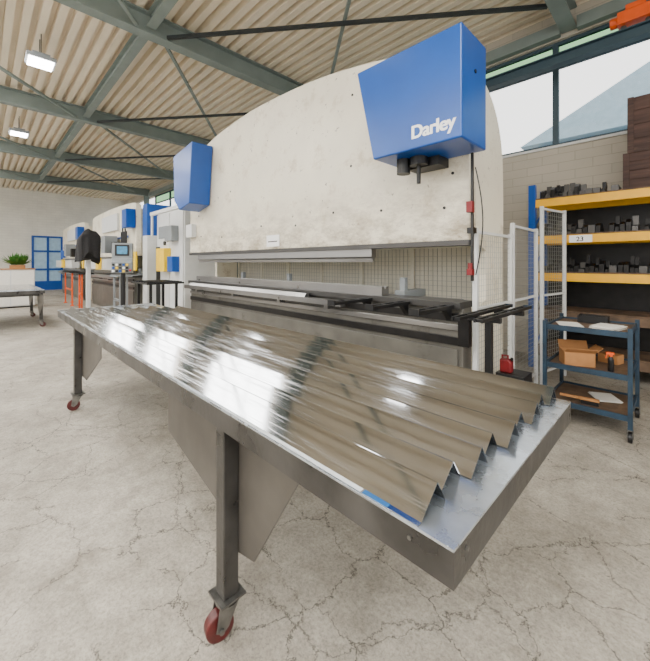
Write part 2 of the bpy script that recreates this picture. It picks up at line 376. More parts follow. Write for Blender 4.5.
# ------------------------------------------------------------------ press brake
TOPS = {True: [(-1.27, 3.22), (-1.5, 3.40), (-2.0, 3.58), (-2.53, 3.70), (-3.2, 3.80), (-3.95, 3.85), (-4.7, 3.86), (-5.4, 3.81), (-5.93, 3.74), (-6.4, 3.62), (-6.7, 3.50), (-6.88, 3.38)],
        False: [(-1.27, 3.0), (-1.32, 3.1), (-1.6, 3.16), (-2.6, 3.2), (-4.0, 3.22), (-5.5, 3.2), (-6.6, 3.16), (-6.83, 3.1), (-6.88, 3.0)]}
def press(X0, X1p, label, main):
    Lf = 5.61; s = (X1p-X0)/Lf
    def mx(x): return X0+(x+6.88)*s
    r = root("press_brake", ((X0+X1p)/2, 3.3, 0), label, "press brake", "press brakes in a row")
    top = smooth_poly(TOPS[main])
    poly = [(mx(a), z) for a, z in [(-6.88, 1.70), (-1.27, 1.70)]+top]
    fin("ram", MB().prism(poly, 'y', 3.0, 3.14), M_ram, r, bevel=0.006)
    fin("clamp_rail", MB().box(mx(-6.88), mx(-1.27), 2.975, 3.16, 1.655, 1.70), M_steel, r)
    if main:
        for (xx, zz) in ((-6.4, 2.0), (-5.6, 1.95), (-5.3, 2.7), (-4.4, 2.05), (-3.6, 2.0), (-2.9, 2.1), (-2.2, 2.05), (-1.5, 2.0), (-1.42, 2.3), (-2.6, 3.4), (-2.62, 2.6), (-6.5, 2.4)):
            fin("bolt", MB().cyl((mx(xx), 3.0, zz), (mx(xx), 2.994, zz), .014, 10), M_black, r)
    xe = -2.35; n = 5
    for k in range(n):
        a0 = -6.6+k*(xe+6.6)/n; a1 = -6.6+(k+1)*(xe+6.6)/n-.003
        fin("upper_tool", MB().prism([(3.03, 1.655), (3.11, 1.655), (3.11, 1.57), (3.075, 1.53), (3.055, 1.51), (3.05, 1.55), (3.03, 1.57)], 'x', mx(a0), mx(a1)), M_bright, r)
    cp = smooth_poly([(3.16, 3.28), (3.45, 3.25), (3.75, 3.05), (3.93, 2.7), (3.97, 2.2)] if main else [(3.16, 3.0), (3.6, 3.0), (3.9, 2.9), (3.97, 2.2)], 5)
    cp = cp+[(3.97, 0.0), (3.2, 0.0), (3.2, 1.05), (3.5, 1.15), (3.5, 1.62), (3.16, 1.72)]
    for xa in (mx(-6.82), mx(-1.40)):
        fin("side_frame", MB().prism(cp, 'x', xa, xa+0.08), M_white, r, bevel=0.006)
    b = MB().box(mx(-6.80), mx(-1.32), 2.98, 3.16, 0.0, 1.10)
    fin("bed", b, M_bed, r, bevel=0.006)
    fin("bed_cover", MB().box(mx(-6.75), mx(-1.36), 2.955, 2.979, 0.15, 0.74), M_bed, r, bevel=.004)
    fin("die_rail", MB().box(mx(-6.80), mx(-1.32), 2.92, 3.19, 1.101, 1.16), M_steel, r, bevel=0.003)
    fin("crowning_rail", MB().box(mx(-6.78), mx(-1.34), 2.94, 2.979, 0.99, 1.06), M_tool, r, bevel=0.003)
    fin("lower_rail", MB().box(mx(-6.78), mx(-1.34), 2.95, 2.979, 0.91, 0.96), M_bright, r, bevel=0.003)
    fin("lower_rail", MB().box(mx(-6.78), mx(-1.34), 2.955, 2.979, 0.78, 0.85), M_tool, r, bevel=0.003)
    for k in range(3):
        a0 = -6.6+k*1.47; a1 = a0+1.466
        fin("lower_die", MB().prism([(3.0, 1.161), (3.12, 1.161), (3.12, 1.25), (3.075, 1.25), (3.06, 1.225), (3.045, 1.25), (3.0, 1.25)], 'x', mx(a0), mx(a1)), M_bright, r)
    b = MB().box(mx(-6.7), mx(-2.6), 2.80, 2.88, 1.02, 1.085)
    b.prism([(2.80, 1.08), (2.88, 1.08), (2.88, 1.13), (2.83, 1.13)], 'x', mx(-6.5), mx(-3.2))
    for a in (-6.3, -5.0, -3.8, -2.9): b.box(mx(a), mx(a)+.06, 2.84, 2.94, 0.97, 1.02)
    fin("front_beam", b, M_bright, r)
    b = MB().box(mx(-6.7), mx(-1.45), 4.0, 4.03, 0.3, 1.75)
    for k in range(7): b.box(mx(-6.7+k*.85), mx(-6.7+k*.85)+.05, 3.97, 4.0, 0.3, 1.75)
    b.box(mx(-6.7), mx(-1.45), 3.975, 4.0, 1.68, 1.75)
    fin("rear_guard", b, M_cream, r)
    b = MB()
    for k in range(86): b.box(mx(-6.65+k*.06), mx(-6.65+k*.06)+.004, 3.992, 3.997, 0.9, 1.68)
    for k in range(12): b.box(mx(-6.7), mx(-1.45), 3.988, 3.992, 0.92+k*.06, 0.924+k*.06)
    fin("wire_mesh", b, M_mesh, r)
    b = MB().box(mx(-6.5), mx(-1.6), 3.55, 3.63, 1.02, 1.12)
    for a in (-5.5, -4.2, -2.2): b.box(mx(a), mx(a)+.12, 3.25, 3.7, 1.12, 1.2); b.box(mx(a)+.03, mx(a)+.09, 3.3, 3.36, 1.2, 1.34)
    fin("back_gauge", b, M_grey, r)
    if main:
        c1 = fin("drive_cabinet", MB().prism([(mx(-2.13), 3.28), (mx(-1.125), 3.28), (mx(-1.125), 2.43), (mx(-1.94), 2.43)], 'y', 2.52, 2.985), M_blue, r, bevel=0.012)
        fin("drive_cabinet", MB().prism([(mx(-6.72), 3.50), (mx(-5.90), 3.60), (mx(-6.02), 2.55), (mx(-6.45), 2.47), (mx(-6.68), 2.67)], 'y', 2.6, 2.985), M_blue, r, bevel=0.012)
        b = MB(); b.cyl((-1.75, 2.72, 2.30), (-1.75, 2.72, 2.429), .06, 16); b.cyl((-1.62, 2.76, 2.36), (-1.62, 2.76, 2.429), .08, 16); b.box(-1.76, -1.45, 2.80, 2.98, 2.35, 2.429); b.cyl((-1.62, 2.76, 2.2), (-1.62, 2.76, 2.36), .018, 10)
        fin("cylinder_coupling", b, M_black, r)
        for (dx, dz, dy) in ((0, 0, 0), (.005, .003, .0003), (-.005, -.002, .0005), (.0025, -.003, .0007), (-.0025, .003, .0009)):
            text_part("Darley", 0.148, (-1.55+dx, 2.518+dy, 2.515+dz), c1, M_letter, off=0.0, ext=.0015, space=.94)
        fin("lock", MB().cyl((-1.13, 2.76, 3.0), (-1.118, 2.76, 3.0), .016, 12), M_black, c1)
        b = MB().box(-1.228, -1.208, 2.92, 2.94, 1.35, 2.42); b.box(-1.268, -1.208, 2.94, 2.999, 1.75, 1.80)
        sc = fin("sensor_column", b, M_black, r)
        b = MB().box(-1.245, -1.195, 2.87, 2.919, 1.92, 2.01); fin("sensor_head", b, M_dkred, sc)
        b = MB().box(-1.24, -1.195, 2.87, 2.919, 1.40, 1.45); b.cyl((-1.22, 2.89, 1.45), (-1.22, 2.89, 1.50), .018, 12); fin("sensor_head", b, M_dkred, sc)
        b = MB(); pts = [Vector((-1.2+.06*math.sin(t*3.1), 2.95, 2.3-t*.9)) for t in [i/14 for i in range(15)]]
        for i in range(14): b.cyl(pts[i], pts[i+1], .005, 6)
        fin("cable", b, M_black, r)
        fin("information_plate", MB().box(-4.25, -3.95, 2.988, 2.999, 1.735, 1.90), M_letter, r)
        fin("information_plate", MB().box(-4.21, -3.99, 2.986, 2.9875, 1.80, 1.815), M_black, r)
        fin("fuse_box", MB().box(-6.86, -6.6, 2.90, 2.999, 2.0, 2.25), M_lgrey, r, bevel=.004)
        b = MB().box(-8.3, -6.73, 2.70, 2.76, 2.55, 2.62); b.cyl((-8.25, 2.73, 2.1), (-8.25, 2.73, 2.55), .025, 12); fin("swing_arm", b, M_lgrey, r)
        for xx in (-2.3, -1.85, -1.42):
            b = MB()
            for sx in (-.035, .035): b.box(xx+sx-.01, xx+sx+.01, 2.36, 2.92, 1.105, 1.135)
            for yy in (2.36, 2.55, 2.74, 2.89): b.box(xx-.025, xx+.025, yy, yy+.025, 1.107, 1.133)
            b.box(xx-.045, xx+.045, 2.345, 2.36, 1.10, 1.15); b.prism([(2.925, 1.0), (2.925, 1.105), (2.82, 1.105)], 'x', xx-.025, xx+.025)
            fin("support_arm", b, M_black, r)
        for xx in (-1.14, -.98):
            b = MB()
            for sx in (-.025, .025): b.box(xx+sx-.007, xx+sx+.007, 2.45, 3.55, 1.085, 1.11)
            for q in range(6): b.box(xx-.018, xx+.018, 2.46+q*.2, 2.48+q*.2, 1.087, 1.108)
            fin("support_arm", b, M_black, r)
            fin("end_cap", MB().box(xx-.033, xx+.033, 3.551, 3.58, 1.082, 1.113), M_cartblue, r)
        b = MB().box(-1.18, -0.94, 2.76, 2.80, 1.045, 1.084); b.box(-1.18, -0.94, 3.30, 3.34, 1.045, 1.084); b.box(-1.07, -1.03, 2.80, 3.30, 1.045, 1.07); b.box(-1.07, -1.02, 2.80, 2.85, .03, 1.045); b.box(-1.15, -.93, 2.72, 2.92, 0, .03)
        fin("arm_stand", b, M_black, r, bevel=.003)
        fin("end_bracket", MB().box(-1.312, -1.22, 2.86, 2.93, .80, 1.04), M_tool, r, bevel=.004)
    else:
        fin("drive_cabinet", MB().box(mx(-1.7), mx(-1.25), 2.75, 2.985, 2.45, 2.95), M_blue, r, bevel=.01)
        fin("guard_door", MB().box(mx(-1.27), mx(-1.27)+.3, 2.90, 2.94, 1.3, 1.8), M_yellow, r)
        fin("upper_panel", MB().box(mx(-5.0), mx(-3.0), 2.93, 2.985, 2.5, 3.0), M_lgrey, r)
        fin("name_stripe", MB().box(mx(-6.6), mx(-2.0), 2.985, 2.999, 2.22, 2.28), M_blue, r)
        fin("tool_cover", MB().box(mx(-6.6), mx(-2.2), 2.7, 2.97, 1.3, 1.62), M_lgrey, r)
        fin("side_guard", MB().box(mx(-4.2), mx(-3.8), 2.6, 2.69, 1.3, 1.65), M_yellow, r)
        fin("hydraulic_box", MB().box(mx(-3.4), mx(-2.9), 2.6, 2.92, 1.8, 2.3), M_grey, r)
        fin("side_display", MB().box(mx(-2.6), mx(-2.3), 2.7, 2.92, 1.75, 2.1), M_tool, r)
        fin("filter_unit", MB().cyl((mx(-5.6), 2.85, 1.75), (mx(-5.6), 2.85, 2.1), .1, 16), M_blue, r)
        for q in range(5): fin("hose", MB().cyl((mx(-1.9)-q*.12, 2.92, 1.7), (mx(-1.9)-q*.12, 2.92, 2.4+.1*(q % 2)), .02, 8), M_black, r)
    return r
press(-6.88, -1.27, "long cream press brake with blue drive cabinets behind the steel table", True)
press(-15.4, -10.3, "lower cream press brake with blue cabinet further along the row", False)
press(-22.0, -16.8, "distant cream press brake near the far wall", False)

# electrical cabinet
r = root("electrical_cabinet", (-8.55, 3.7, 0), "white electrical cabinet with blue side panel and yellow guard", "cabinet")
fin("body", MB().box(-9.4, -7.75, 3.25, 4.1, 0.0, 2.75), M_lgrey, r, bevel=.01)
fin("door", MB().box(-9.37, -8.58, 3.22, 3.249, .1, 2.70), M_lgrey, r); fin("door", MB().box(-8.54, -7.78, 3.22, 3.249, .1, 2.70), M_lgrey, r)
fin("side_panel", MB().box(-9.75, -9.42, 3.0, 3.6, 2.2, 3.0), M_blue, r)
fin("base_cabinet", MB().box(-9.75, -9.42, 3.0, 3.6, 0, 2.199), M_lgrey, r)
fin("yellow_guard", MB().box(-8.95, -8.45, 3.05, 3.215, 1.30, 1.85), M_yellow, r, bevel=.01)
fin("lower_guard", MB().box(-8.25, -7.95, 3.05, 3.215, 1.30, 1.65), M_blue, r, bevel=.01)
fin("control_box", MB().box(-8.40, -8.0, 3.05, 3.215, 2.0, 2.35), M_grey, r, bevel=.01)
fin("vent", MB().box(-9.2, -8.7, 3.20, 3.219, 2.1, 2.4), M_grey, r)
for q in range(4): fin("conduit", MB().cyl((-9.3+q*.06, 3.19, 0.1), (-9.3+q*.06, 3.19, 1.9), .018, 8), M_black, r)
fin("gauge", MB().cyl((-8.8, 3.18, 1.98), (-8.8, 3.219, 1.98), .05, 16), M_black, r)
fin("handle", MB().box(-8.64, -8.62, 3.20, 3.219, 2.0, 2.2), M_black, r)

# control console
r = root("control_console", (-8.84, 2.3, 0), "grey operator console with blue screen on a post", "control panel")
b = MB(); b.prism([(2.14, 1.28), (2.42, 1.26), (2.42, 1.95), (2.22, 1.95), (2.2, 1.60), (2.12, 1.52)], 'x', -9.04, -8.64); fin("housing", b, M_grey, r, bevel=.01)
fin("screen", MB().box(-8.94, -8.74, 2.185, 2.20, 1.70, 1.87), M_screen, r)
fin("bezel", MB().box(-8.98, -8.70, 2.19, 2.215, 1.66, 1.91), M_black, r)
for i in range(5):
    for j in range(3): fin("key", MB().box(-9.02+i*.066, -8.975+i*.066, 2.10, 2.139, 1.30+j*.07, 1.345+j*.07), (M_letter, M_black, M_blue, M_yellow, M_black)[(i+2*j) % 5], r)
fin("stop_button", MB().cyl((-8.67, 2.09, 1.34), (-8.67, 2.14, 1.34), .022, 12), M_red, r)
fin("post", MB().cyl((-8.84, 2.33, .04), (-8.84, 2.33, 1.265), .05, 16), M_black, r); fin("foot", MB().cyl((-8.84, 2.33, 0), (-8.84, 2.33, .04), .25, 24), M_black, r)
r.rotation_euler = (0, 0, math.radians(68))

def drape(cx, cy, z0, z1, seed, seg=48, rings=20):
    # fabric thrown over a boxy console: rectangular shoulders, sagging sides with folds and an uneven hem
    b = MB(); rnd = random.Random(seed); ph = [rnd.uniform(0, 6) for _ in range(6)]
    rows = []
    for i in range(rings+1):
        u = i/rings; row = []
        w = .03+.97*min(1, u*3.2)**.6
        for j in range(seg):
            a = 2*math.pi*j/seg; ca, sa = math.cos(a), math.sin(a)
            q = 1/max(abs(ca), abs(sa))**.55
            fold = .10*max(0, u-.25)*math.sin(8*a+ph[0])+.06*math.sin(3*a+ph[1]+3*u)
            rx = .36*w*q*(1+fold+.12*u); ry = .24*w*q*(1+fold+.10*u)
            hem = .16*math.sin(2*a+ph[2])+.08*math.sin(5*a+ph[3])
            zz = z1-(z1-z0)*max(0, u*1.15-.15)*(1+hem)-.02*math.sin(4*a)+.14*ca*(1-u)
            row.append(b.bm.verts.new((cx+rx*ca, cy+ry*sa, zz)))
        rows.append(row)
    for i in range(rings):
        for j in range(seg): b.bm.faces.new((rows[i][j], rows[i+1][j], rows[i+1][(j+1) % seg], rows[i][(j+1) % seg]))
    b.bm.faces.new(rows[0]); b.bm.faces.new(rows[-1][::-1])
    return b
r = root("covered_control_console", (-11.3, 2.10, 0), "control console under a draped black fabric cover on a grey post", "control panel")
fin("fabric_cover", drape(-11.3, 2.10, 1.62, 2.28, 5), M_cloth, r, smooth=True)
fin("post", MB().box(-11.35, -11.25, 2.05, 2.15, 0.03, 1.62), M_lgrey, r, bevel=.01)
fin("foot", MB().box(-11.55, -11.05, 1.88, 2.32, 0.0, .03), M_grey, r)

def supp_table(x0, x1, y0, y1, h, legm, lab, topm=None):
    r = root("support_table", ((x0+x1)/2, (y0+y1)/2, 0), lab, "table", "sheet support tables")
    b = MB().box(x0, x1, y0, y1, h-.03, h)
    for k in range(6):
        xx = x0+(k+.5)*(x1-x0)/6; b.box(xx-.02, xx+.02, y0+.02, y1-.02, h, h+.015)
    fin("table_top", b, topm or M_black, r, bevel=.004)
    for xx in (x0+.12, x1-.12):
        for yy in (y0+.1, y1-.1):
            b = MB().prism([(xx-.022, h-.031), (xx+.022, h-.031), (xx+.014, .03), (xx-.014, .03)], 'y', yy-.02, yy+.02); b.box(xx-.05, xx+.05, yy-.05, yy+.05, 0, .03)
            fin("leg", b, legm, r)
    fin("cross_rail", MB().box(x0+.12, x1-.12, y0+.08, y0+.12, h*.45, h*.45+.05), legm, r)
supp_table(-16.4, -14.8, 2.2, 2.6, 1.18, M_orange, "black sheet support table with orange legs")
supp_table(-13.2, -12.6, 2.1, 2.5, 1.18, M_orange, "small black sheet support table with orange legs")
supp_table(-10.5, -9.7, 2.4, 2.75, 1.18, M_grey, "narrow grey sheet support table with grey legs", M_grey)
supp_table(-7.35, -6.45, 2.05, 2.7, 1.15, M_black, "black sheet support table beside the press bed")

# ------------------------------------------------------------------ workshop table
def caster(cx, cy, parent, ang):
    b = MB(); b.box(cx-.055, cx+.055, cy-.055, cy+.055, .160, .168); b.cyl((cx, cy, .145), (cx, cy, .160), .035, 20)
    ca, sa = math.cos(ang), math.sin(ang)
    def R(x, y, z): return (cx+ca*x-sa*y, cy+sa*x+ca*y, z)
    for s in (-1, 1):
        pr = [(-.035, .144), (.04, .144), (.055, .055), (.03, .04), (.005, .06)]
        A = [b.bm.verts.new(R(u, s*.036, w)) for u, w in pr]; Bv = [b.bm.verts.new(R(u, s*.031, w)) for u, w in pr]
        b.bm.faces.new(A); b.bm.faces.new(Bv[::-1]); n = len(pr)
        for i in range(n): b.bm.faces.new((A[i], Bv[i], Bv[(i+1) % n], A[(i+1) % n]))
    b.cyl((cx, cy, .138), (cx, cy, .145), .048, 20)
    b.cyl(R(.034, -.044, .056), R(.034, .044, .056), .011, 10)
    c = fin("caster", b, M_zinc, parent)
    w = MB(); w.cyl(R(.034, -.022, .056), R(.034, .022, .056), .056, 32)
    fin("wheel", w, M_wheel, c, bevel=.006)

def table(x0, x1, y0, y1, h, legx, lab, big):
    r = root("rolling_work_table", ((x0+x1)/2, (y0+y1)/2, 0), lab, "table", "rolling steel tables")
    fin("table_top", MB().box(x0, x1, y0, y1, h-.006, h), M_top, r)
    b = MB(); rt = .008; RH = .082
    b.box(x0, x1, y0, y0+rt, h-RH, h-.0065); b.box(x0, x1, y1-rt, y1, h-RH, h-.0065); b.box(x0, x0+rt, y0+rt, y1-rt, h-RH, h-.0065); b.box(x1-rt, x1, y0+rt, y1-rt, h-RH, h-.0065)
    b.box(x0+rt, x1-rt, y0+rt, y0+.05, h-RH, h-RH+.006); b.box(x0+rt, x1-rt, y1-.05, y1-rt, h-RH, h-RH+.006)
    k = x0+.5
    while k < x1-.2: b.box(k, k+.05, y0+.05, y1-.05, h-RH+.006, h-.0065); k += .62
    fin("rim_frame", b, M_raw, r)
    for lx in legx:
        for ly, s in ((y0+.045, 1), (y1-.045, -1)):
            b = MB().box(lx-.033, lx+.033, ly-.033, ly+.033, .169, h-RH-.0005)
            lg = fin("leg", b, M_raw, r, bevel=.004)
            caster(lx, ly, lg, -1.75 if s > 0 else 1.2)
            a0 = max(x0+.02, lx-.72); a1 = min(x1-.02, lx+.42)
            g = ly+s*.035; hh = h-RH-.001
            if a0 > lx-.71 or lx < -4: poly = [(max(x0+.02, lx-.3), hh), (lx+.80, hh), (lx+.80, hh-.18), (lx+.22, .34), (lx-.05, .34), (max(x0+.02, lx-.3), hh-.12)]
            else: poly = [(a0, hh), (a1, hh), (a1, hh-.05), (lx+.14, .35), (lx+.02, .32), (lx-.14, .44), (a0, hh-.28)]
            fin("gusset_plate", MB().prism(poly, 'y', min(g, g+s*.006), max(g, g+s*.006)), M_plate, lg)
        fin("cross_member", MB().box(lx-.025, lx+.025, y0+.085, y1-.085, h-.145, h-RH-.001), M_raw, r)
    fin("rivet", MB().cyl((x1-.1, y0-.004, h-.03), (x1-.1, y0, h-.03), .005, 8), M_zinc, r)
    fin("rivet", MB().cyl((x1, y0+.06, h-.03), (x1+.004, y0+.06, h-.03), .005, 8), M_zinc, r)
    return r
TH = .93; TX0, TX1, TY0, TY1 = -5.29, -.315, .67, 1.73
table(TX0, TX1, TY0, TY1, TH, (-4.34, -1.29), "long raw steel work table on red-wheeled casters carrying folded profiles", True)
table(-13.2, -10.3, -.5, 1.07, .88, (-12.7, -10.55), "second steel table on casters by the aisle", False)
fin("steel_sheet", MB().box(-13.1, -10.5, -.4, .95, .881, .892), M_stain, label="flat shiny steel sheet lying on the second table", category="metal sheet")

# folded stainless profiles with a tight press-brake bend
NP = 9; P = .1155; YS = .686
rp = random.Random(11)
tilt = [38.2, 35.8, 38.6, 36.2, 38.4, 35.6, 38.2, 36.4, 38.0]
stag = [.006, -.014, .010, -.008, .016, -.004, .012, -.006, .006]
for k in range(NP):
    y0 = YS+k*P; z = TH+.001; t = .0024
    th1 = math.radians(tilt[k]); R = .0036
    a = .073; ya = y0+a; ztop = z+t+a*math.tan(th1)
    yb = y0+P-.003
    th2 = math.atan2(ztop-z, yb-ya)
    xe = -.402+stag[k]+.004*k; xs = -4.95+k*.09+rp.uniform(-.04, .04)
    top = []
    if k == 0: top.append((y0-.014, z+t))
    top.append((y0, z+t))
    half = (th1+th2)/2; dist = R*math.tan(half)
    p1 = (ya-dist*math.cos(th1), ztop-dist*math.sin(th1))
    cxx = p1[0]+R*math.sin(th1); czz = p1[1]-R*math.cos(th1)
    ns = 5
    for i in range(ns+1):
        an = th1-(th1+th2)*i/ns
        top.append((cxx-R*math.sin(an), czz+R*math.cos(an)))
    top.append((yb, z+.0005))
    und = []
    n = len(top)
    for i, (yy, zz) in enumerate(top):
        p = top[max(0, i-1)]; q = top[min(n-1, i+1)]
        ty, tz = q[0]-p[0], q[1]-p[1]; l = math.hypot(ty, tz)
        und.append((yy+tz/l*t*.9, max(z, zz-ty/l*t*.9)))
    b = MB()
    b.prism(top+und[::-1], 'x', xs, xe)
    o = fin("folded_profile", b, M_stain, label="bent stainless steel angle profile lying on the steel table" if k else "bent stainless steel profile with film-covered edge and blue tape", category="metal profile", group="folded stainless profiles on the table", smooth=8)
    if k == 0:
        fin("film_strip", MB().box(xs+.02, xe-.16, y0-.0155, y0-.002, z+.0028, z+.0038), M_film, o)
        fin("blue_tape", MB().box(xe-.155, xe-.08, y0-.0158, y0-.001, z+.0028, z+.0038), M_tape, o)

# ------------------------------------------------------------------ fence
def fence(p0, p1, h, lab):
    p0 = Vector(p0); p1 = Vector(p1); L = (p1-p0).length; d = (p1-p0)/L
    r = root("safety_fence_panel", tuple((p0+p1)/2), lab, "fence", "safety fence panels")
    for p in (p0+d*.02, p1-d*.02):
        fin("post", MB().box(p.x-.02, p.x+.02, p.y-.02, p.y+.02, 0, h), M_lgrey, r, bevel=.003)
    a = p0+d*.045; c = p1-d*.045
    for z in (.15, 1.1, h-.03): fin("rail", MB().beam((a.x, a.y, z), (c.x, c.y, z), .025, .025), M_lgrey, r)
    b = MB(); n = int((c-a).length/.05)
    for i in range(1, n):
        q = a+d*(i*(c-a).length/n); b.beam((q.x, q.y, .16), (q.x, q.y, h-.05), .0025, .0025)
    z = .2
    while z < h-.06: b.beam((a.x, a.y, z), (c.x, c.y, z), .0025, .0025); z += .05
    fin("wire_mesh", b, M_mesh, r)
fence((-1.24, 3.03, 0), (-1.24, 3.95, 0), 1.80, "light grey wire mesh guard beside the press brake")
fence((-1.24, 3.98, 0), (-1.24, 4.88, 0), 1.92, "light grey wire mesh guard panel behind the press brake")
fence((-1.20, 4.92, 0), (-1.08, 5.58, 0), 2.2, "taller light grey mesh gate panel beside the tool racking")

# ------------------------------------------------------------------ rack
r = root("tool_rack", (0.0, 6.0, 0), "blue and yellow steel racking filled with black press tools", "shelf")
RX0, RX1 = -1.5, 1.7
for xx in (RX0, RX1):
    for yy in (5.7, 6.3):
        fin("upright", MB().box(xx-.045, xx+.045, yy-.035, yy+.035, 0, 2.62), M_blue, r, bevel=.003)
    for k in range(4): fin("brace", MB().beam((xx, 5.735, .2+k*.6), (xx, 6.265, .5+k*.6), .02, .02), M_blue, r)
LV = (.30, .83, 1.36, 1.88, 2.40)
for zt in LV:
    for yy in (5.7, 6.3): fin("beam", MB().box(RX0+.046, RX1-.046, yy-.03, yy+.03, zt-.11, zt), M_rack if zt > 1.3 else M_worn, r, bevel=.003)
    fin("shelf_board", MB().box(RX0+.05, RX1-.05, 5.69, 6.31, zt+.001, zt+.02), M_worn, r)
fin("back_panel", MB().box(RX0+.05, RX1-.05, 6.34, 6.35, .1, 2.35), M_tool, r)
bl = fin("location_sign", MB().box(-1.05, -.80, 5.664, 5.669, 1.775, 1.87), M_letter, r)
text_part("23", .085, (-.975, 5.6625, 1.79), bl, M_black, ext=.0005); text_part("23", .085, (-.972, 5.6627, 1.791), bl, M_black, ext=.0005)
def tool_block(kind, w, h, d):
    if kind == 0: pr = [(-d/2, 0), (d/2, 0), (d/2, h*.7), (d*.15, h), (-d*.15, h), (-d/2, h*.7)]
    elif kind == 1: pr = [(-d/2, 0), (d/2, 0), (d/2, h), (d*.2, h), (0, h*.7), (-d*.2, h), (-d/2, h)]
    elif kind == 2: pr = [(-d/2, 0), (d/2, 0), (d*.3, h*.4), (d*.4, h*.6), (d*.1, h), (-d*.1, h), (-d*.1, h*.5), (-d/2, h*.3)]
    else: pr = [(-d/2, 0), (d/2, 0), (d/2, h*.3), (d*.05, h*.4), (d*.05, h), (-d*.1, h), (-d*.1, h*.4), (-d/2, h*.3)]
    b = MB().prism(pr, 'x', -w/2, w/2)
    return fin("press_tool", b, M_steel if kind in (1, 3) else M_tool, label="short grey steel die block on the rack" if kind in (1, 3) else "short black steel press brake tool block on the rack", category="tool", group="press tools on the rack", bevel=.002)
WD = (.05, .075, .04, .06)
protos = [tool_block(0, WD[0], .12, .28), tool_block(1, WD[1], .08, .28), tool_block(2, WD[2], .17, .24), tool_block(3, WD[3], .14, .26)]
first = [True]*4
for zt in LV[2:]:
    xx = RX0+.09
    while xx < RX1-1.4:
        if zt == LV[-1] and xx > -.60: break
        k = random.choice((0, 0, 1, 2, 2, 3)); w = WD[k]
        if random.random() < .95:
            loc = Vector((xx+w/2, 5.86+random.uniform(-.01, .03), zt+.0205))
            if first[k]: protos[k].location = loc; first[k] = False
            else:
                o = protos[k].copy(); COL.objects.link(o); o.location = loc; o.scale.z = random.uniform(.8, 1.4)
        xx += w+random.uniform(.003, .010)
def crate(x0, x1, y0, y1, z0, z1, lab):
    r = root("wooden_crate", ((x0+x1)/2, (y0+y1)/2, z0), lab, "crate", "crates on top of the rack")
    b = MB(); n = 4; hh = (z1-z0)/n
    b.box(x0+.02, x1-.02, y0+.02, y1-.02, z0+.002, z1-.01)
    for k in range(n):
        za = z0+k*hh+.005; zb = z0+(k+1)*hh-.005
        b.box(x0+.01, x1-.01, y0+.008, y0+.02, za, zb); b.box(x0+.01, x1-.01, y1-.02, y1-.01, za, zb); b.box(x0+.01, x0+.02, y0+.02, y1-.02, za, zb); b.box(x1-.02, x1-.01, y0+.02, y1-.02, za, zb)
    fin("boards", b, M_crate, r)
    for (a, c) in ((x0, y0-.004), (x1-.06, y0-.004), (x0, y1-.01), (x1-.06, y1-.01)): fin("corner_batten", MB().box(a, a+.06, c, c+.012, z0+.001, z1), M_crate, r)
crate(-.50, .45, 5.72, 6.3, 2.421, 2.86, "worn brown wooden crate on top of the racking")
crate(-.46, .40, 5.74, 6.28, 2.862, 3.55, "taller dark brown wooden crate stacked on another crate")

r = root("hoist_trolley", (-.40, 6.05, 4.561), "orange electric hoist trolley standing on the runway beam", "hoist")
b = MB(); b.box(-.58, -.22, 5.95, 6.15, 4.62, 4.78); b.cyl((-.66, 6.05, 4.70), (-.58, 6.05, 4.70), .07, 20); b.cyl((-.22, 6.05, 4.70), (-.12, 6.05, 4.70), .07, 20); b.box(-.5, -.3, 5.98, 6.12, 4.78, 4.86)
fin("motor_housing", b, M_orange, r, bevel=.008)
for xx in (-.52, -.28):
    fin("wheel", MB().cyl((xx, 6.02, 4.592), (xx, 6.08, 4.592), .03, 16), M_steel, r)

# ------------------------------------------------------------------ trolley
CX, CY = -.93, 3.84
r = root("shelf_trolley", (CX+.28, CY+.36, 0), "dark blue three-tier steel shelf trolley with worn shelves", "trolley")
L_, D_ = .66, .72
for xx in (.02, L_-.02):
    for yy in (.02, D_-.02):
        X, Y = CX+xx, CY+yy
        fin("post", MB().box(X-.016, X+.016, Y-.016, Y+.016, .11, .95), M_cartblue, r)
        fin("wheel", MB().cyl((X-.015, Y, .045), (X+.015, Y, .045), .045, 20), M_black, r, bevel=.004)
        fin("fork", MB().box(X-.022, X-.0155, Y-.02, Y+.02, .04, .11).box(X-.0155, X+.022, Y-.02, Y+.02, .10, .11).box(X+.0155, X+.022, Y-.02, Y+.02, .04, .10), M_zinc, r)
SZ = (.20, .54, .90)
for zz in SZ:
    fin("shelf", MB().box(CX+.037, CX+L_-.037, CY+.037, CY+D_-.037, zz-.01, zz), M_worn, r)
    b = MB(); za, zb = zz-.03, zz+.018
    b.box(CX+.036, CX+L_-.036, CY+.02, CY+.036, za, zb); b.box(CX+.036, CX+L_-.036, CY+D_-.036, CY+D_-.02, za, zb); b.box(CX+.02, CX+.036, CY+.036, CY+D_-.036, za, zb); b.box(CX+L_-.036, CX+L_-.02, CY+.036, CY+D_-.036, za, zb)
    fin("shelf_rim", b, M_cartblue, r)
def place(o, u, v, z, rot=0):
    o.location = Vector((CX+u, CY+v, z)); o.rotation_euler = (0, 0, rot)
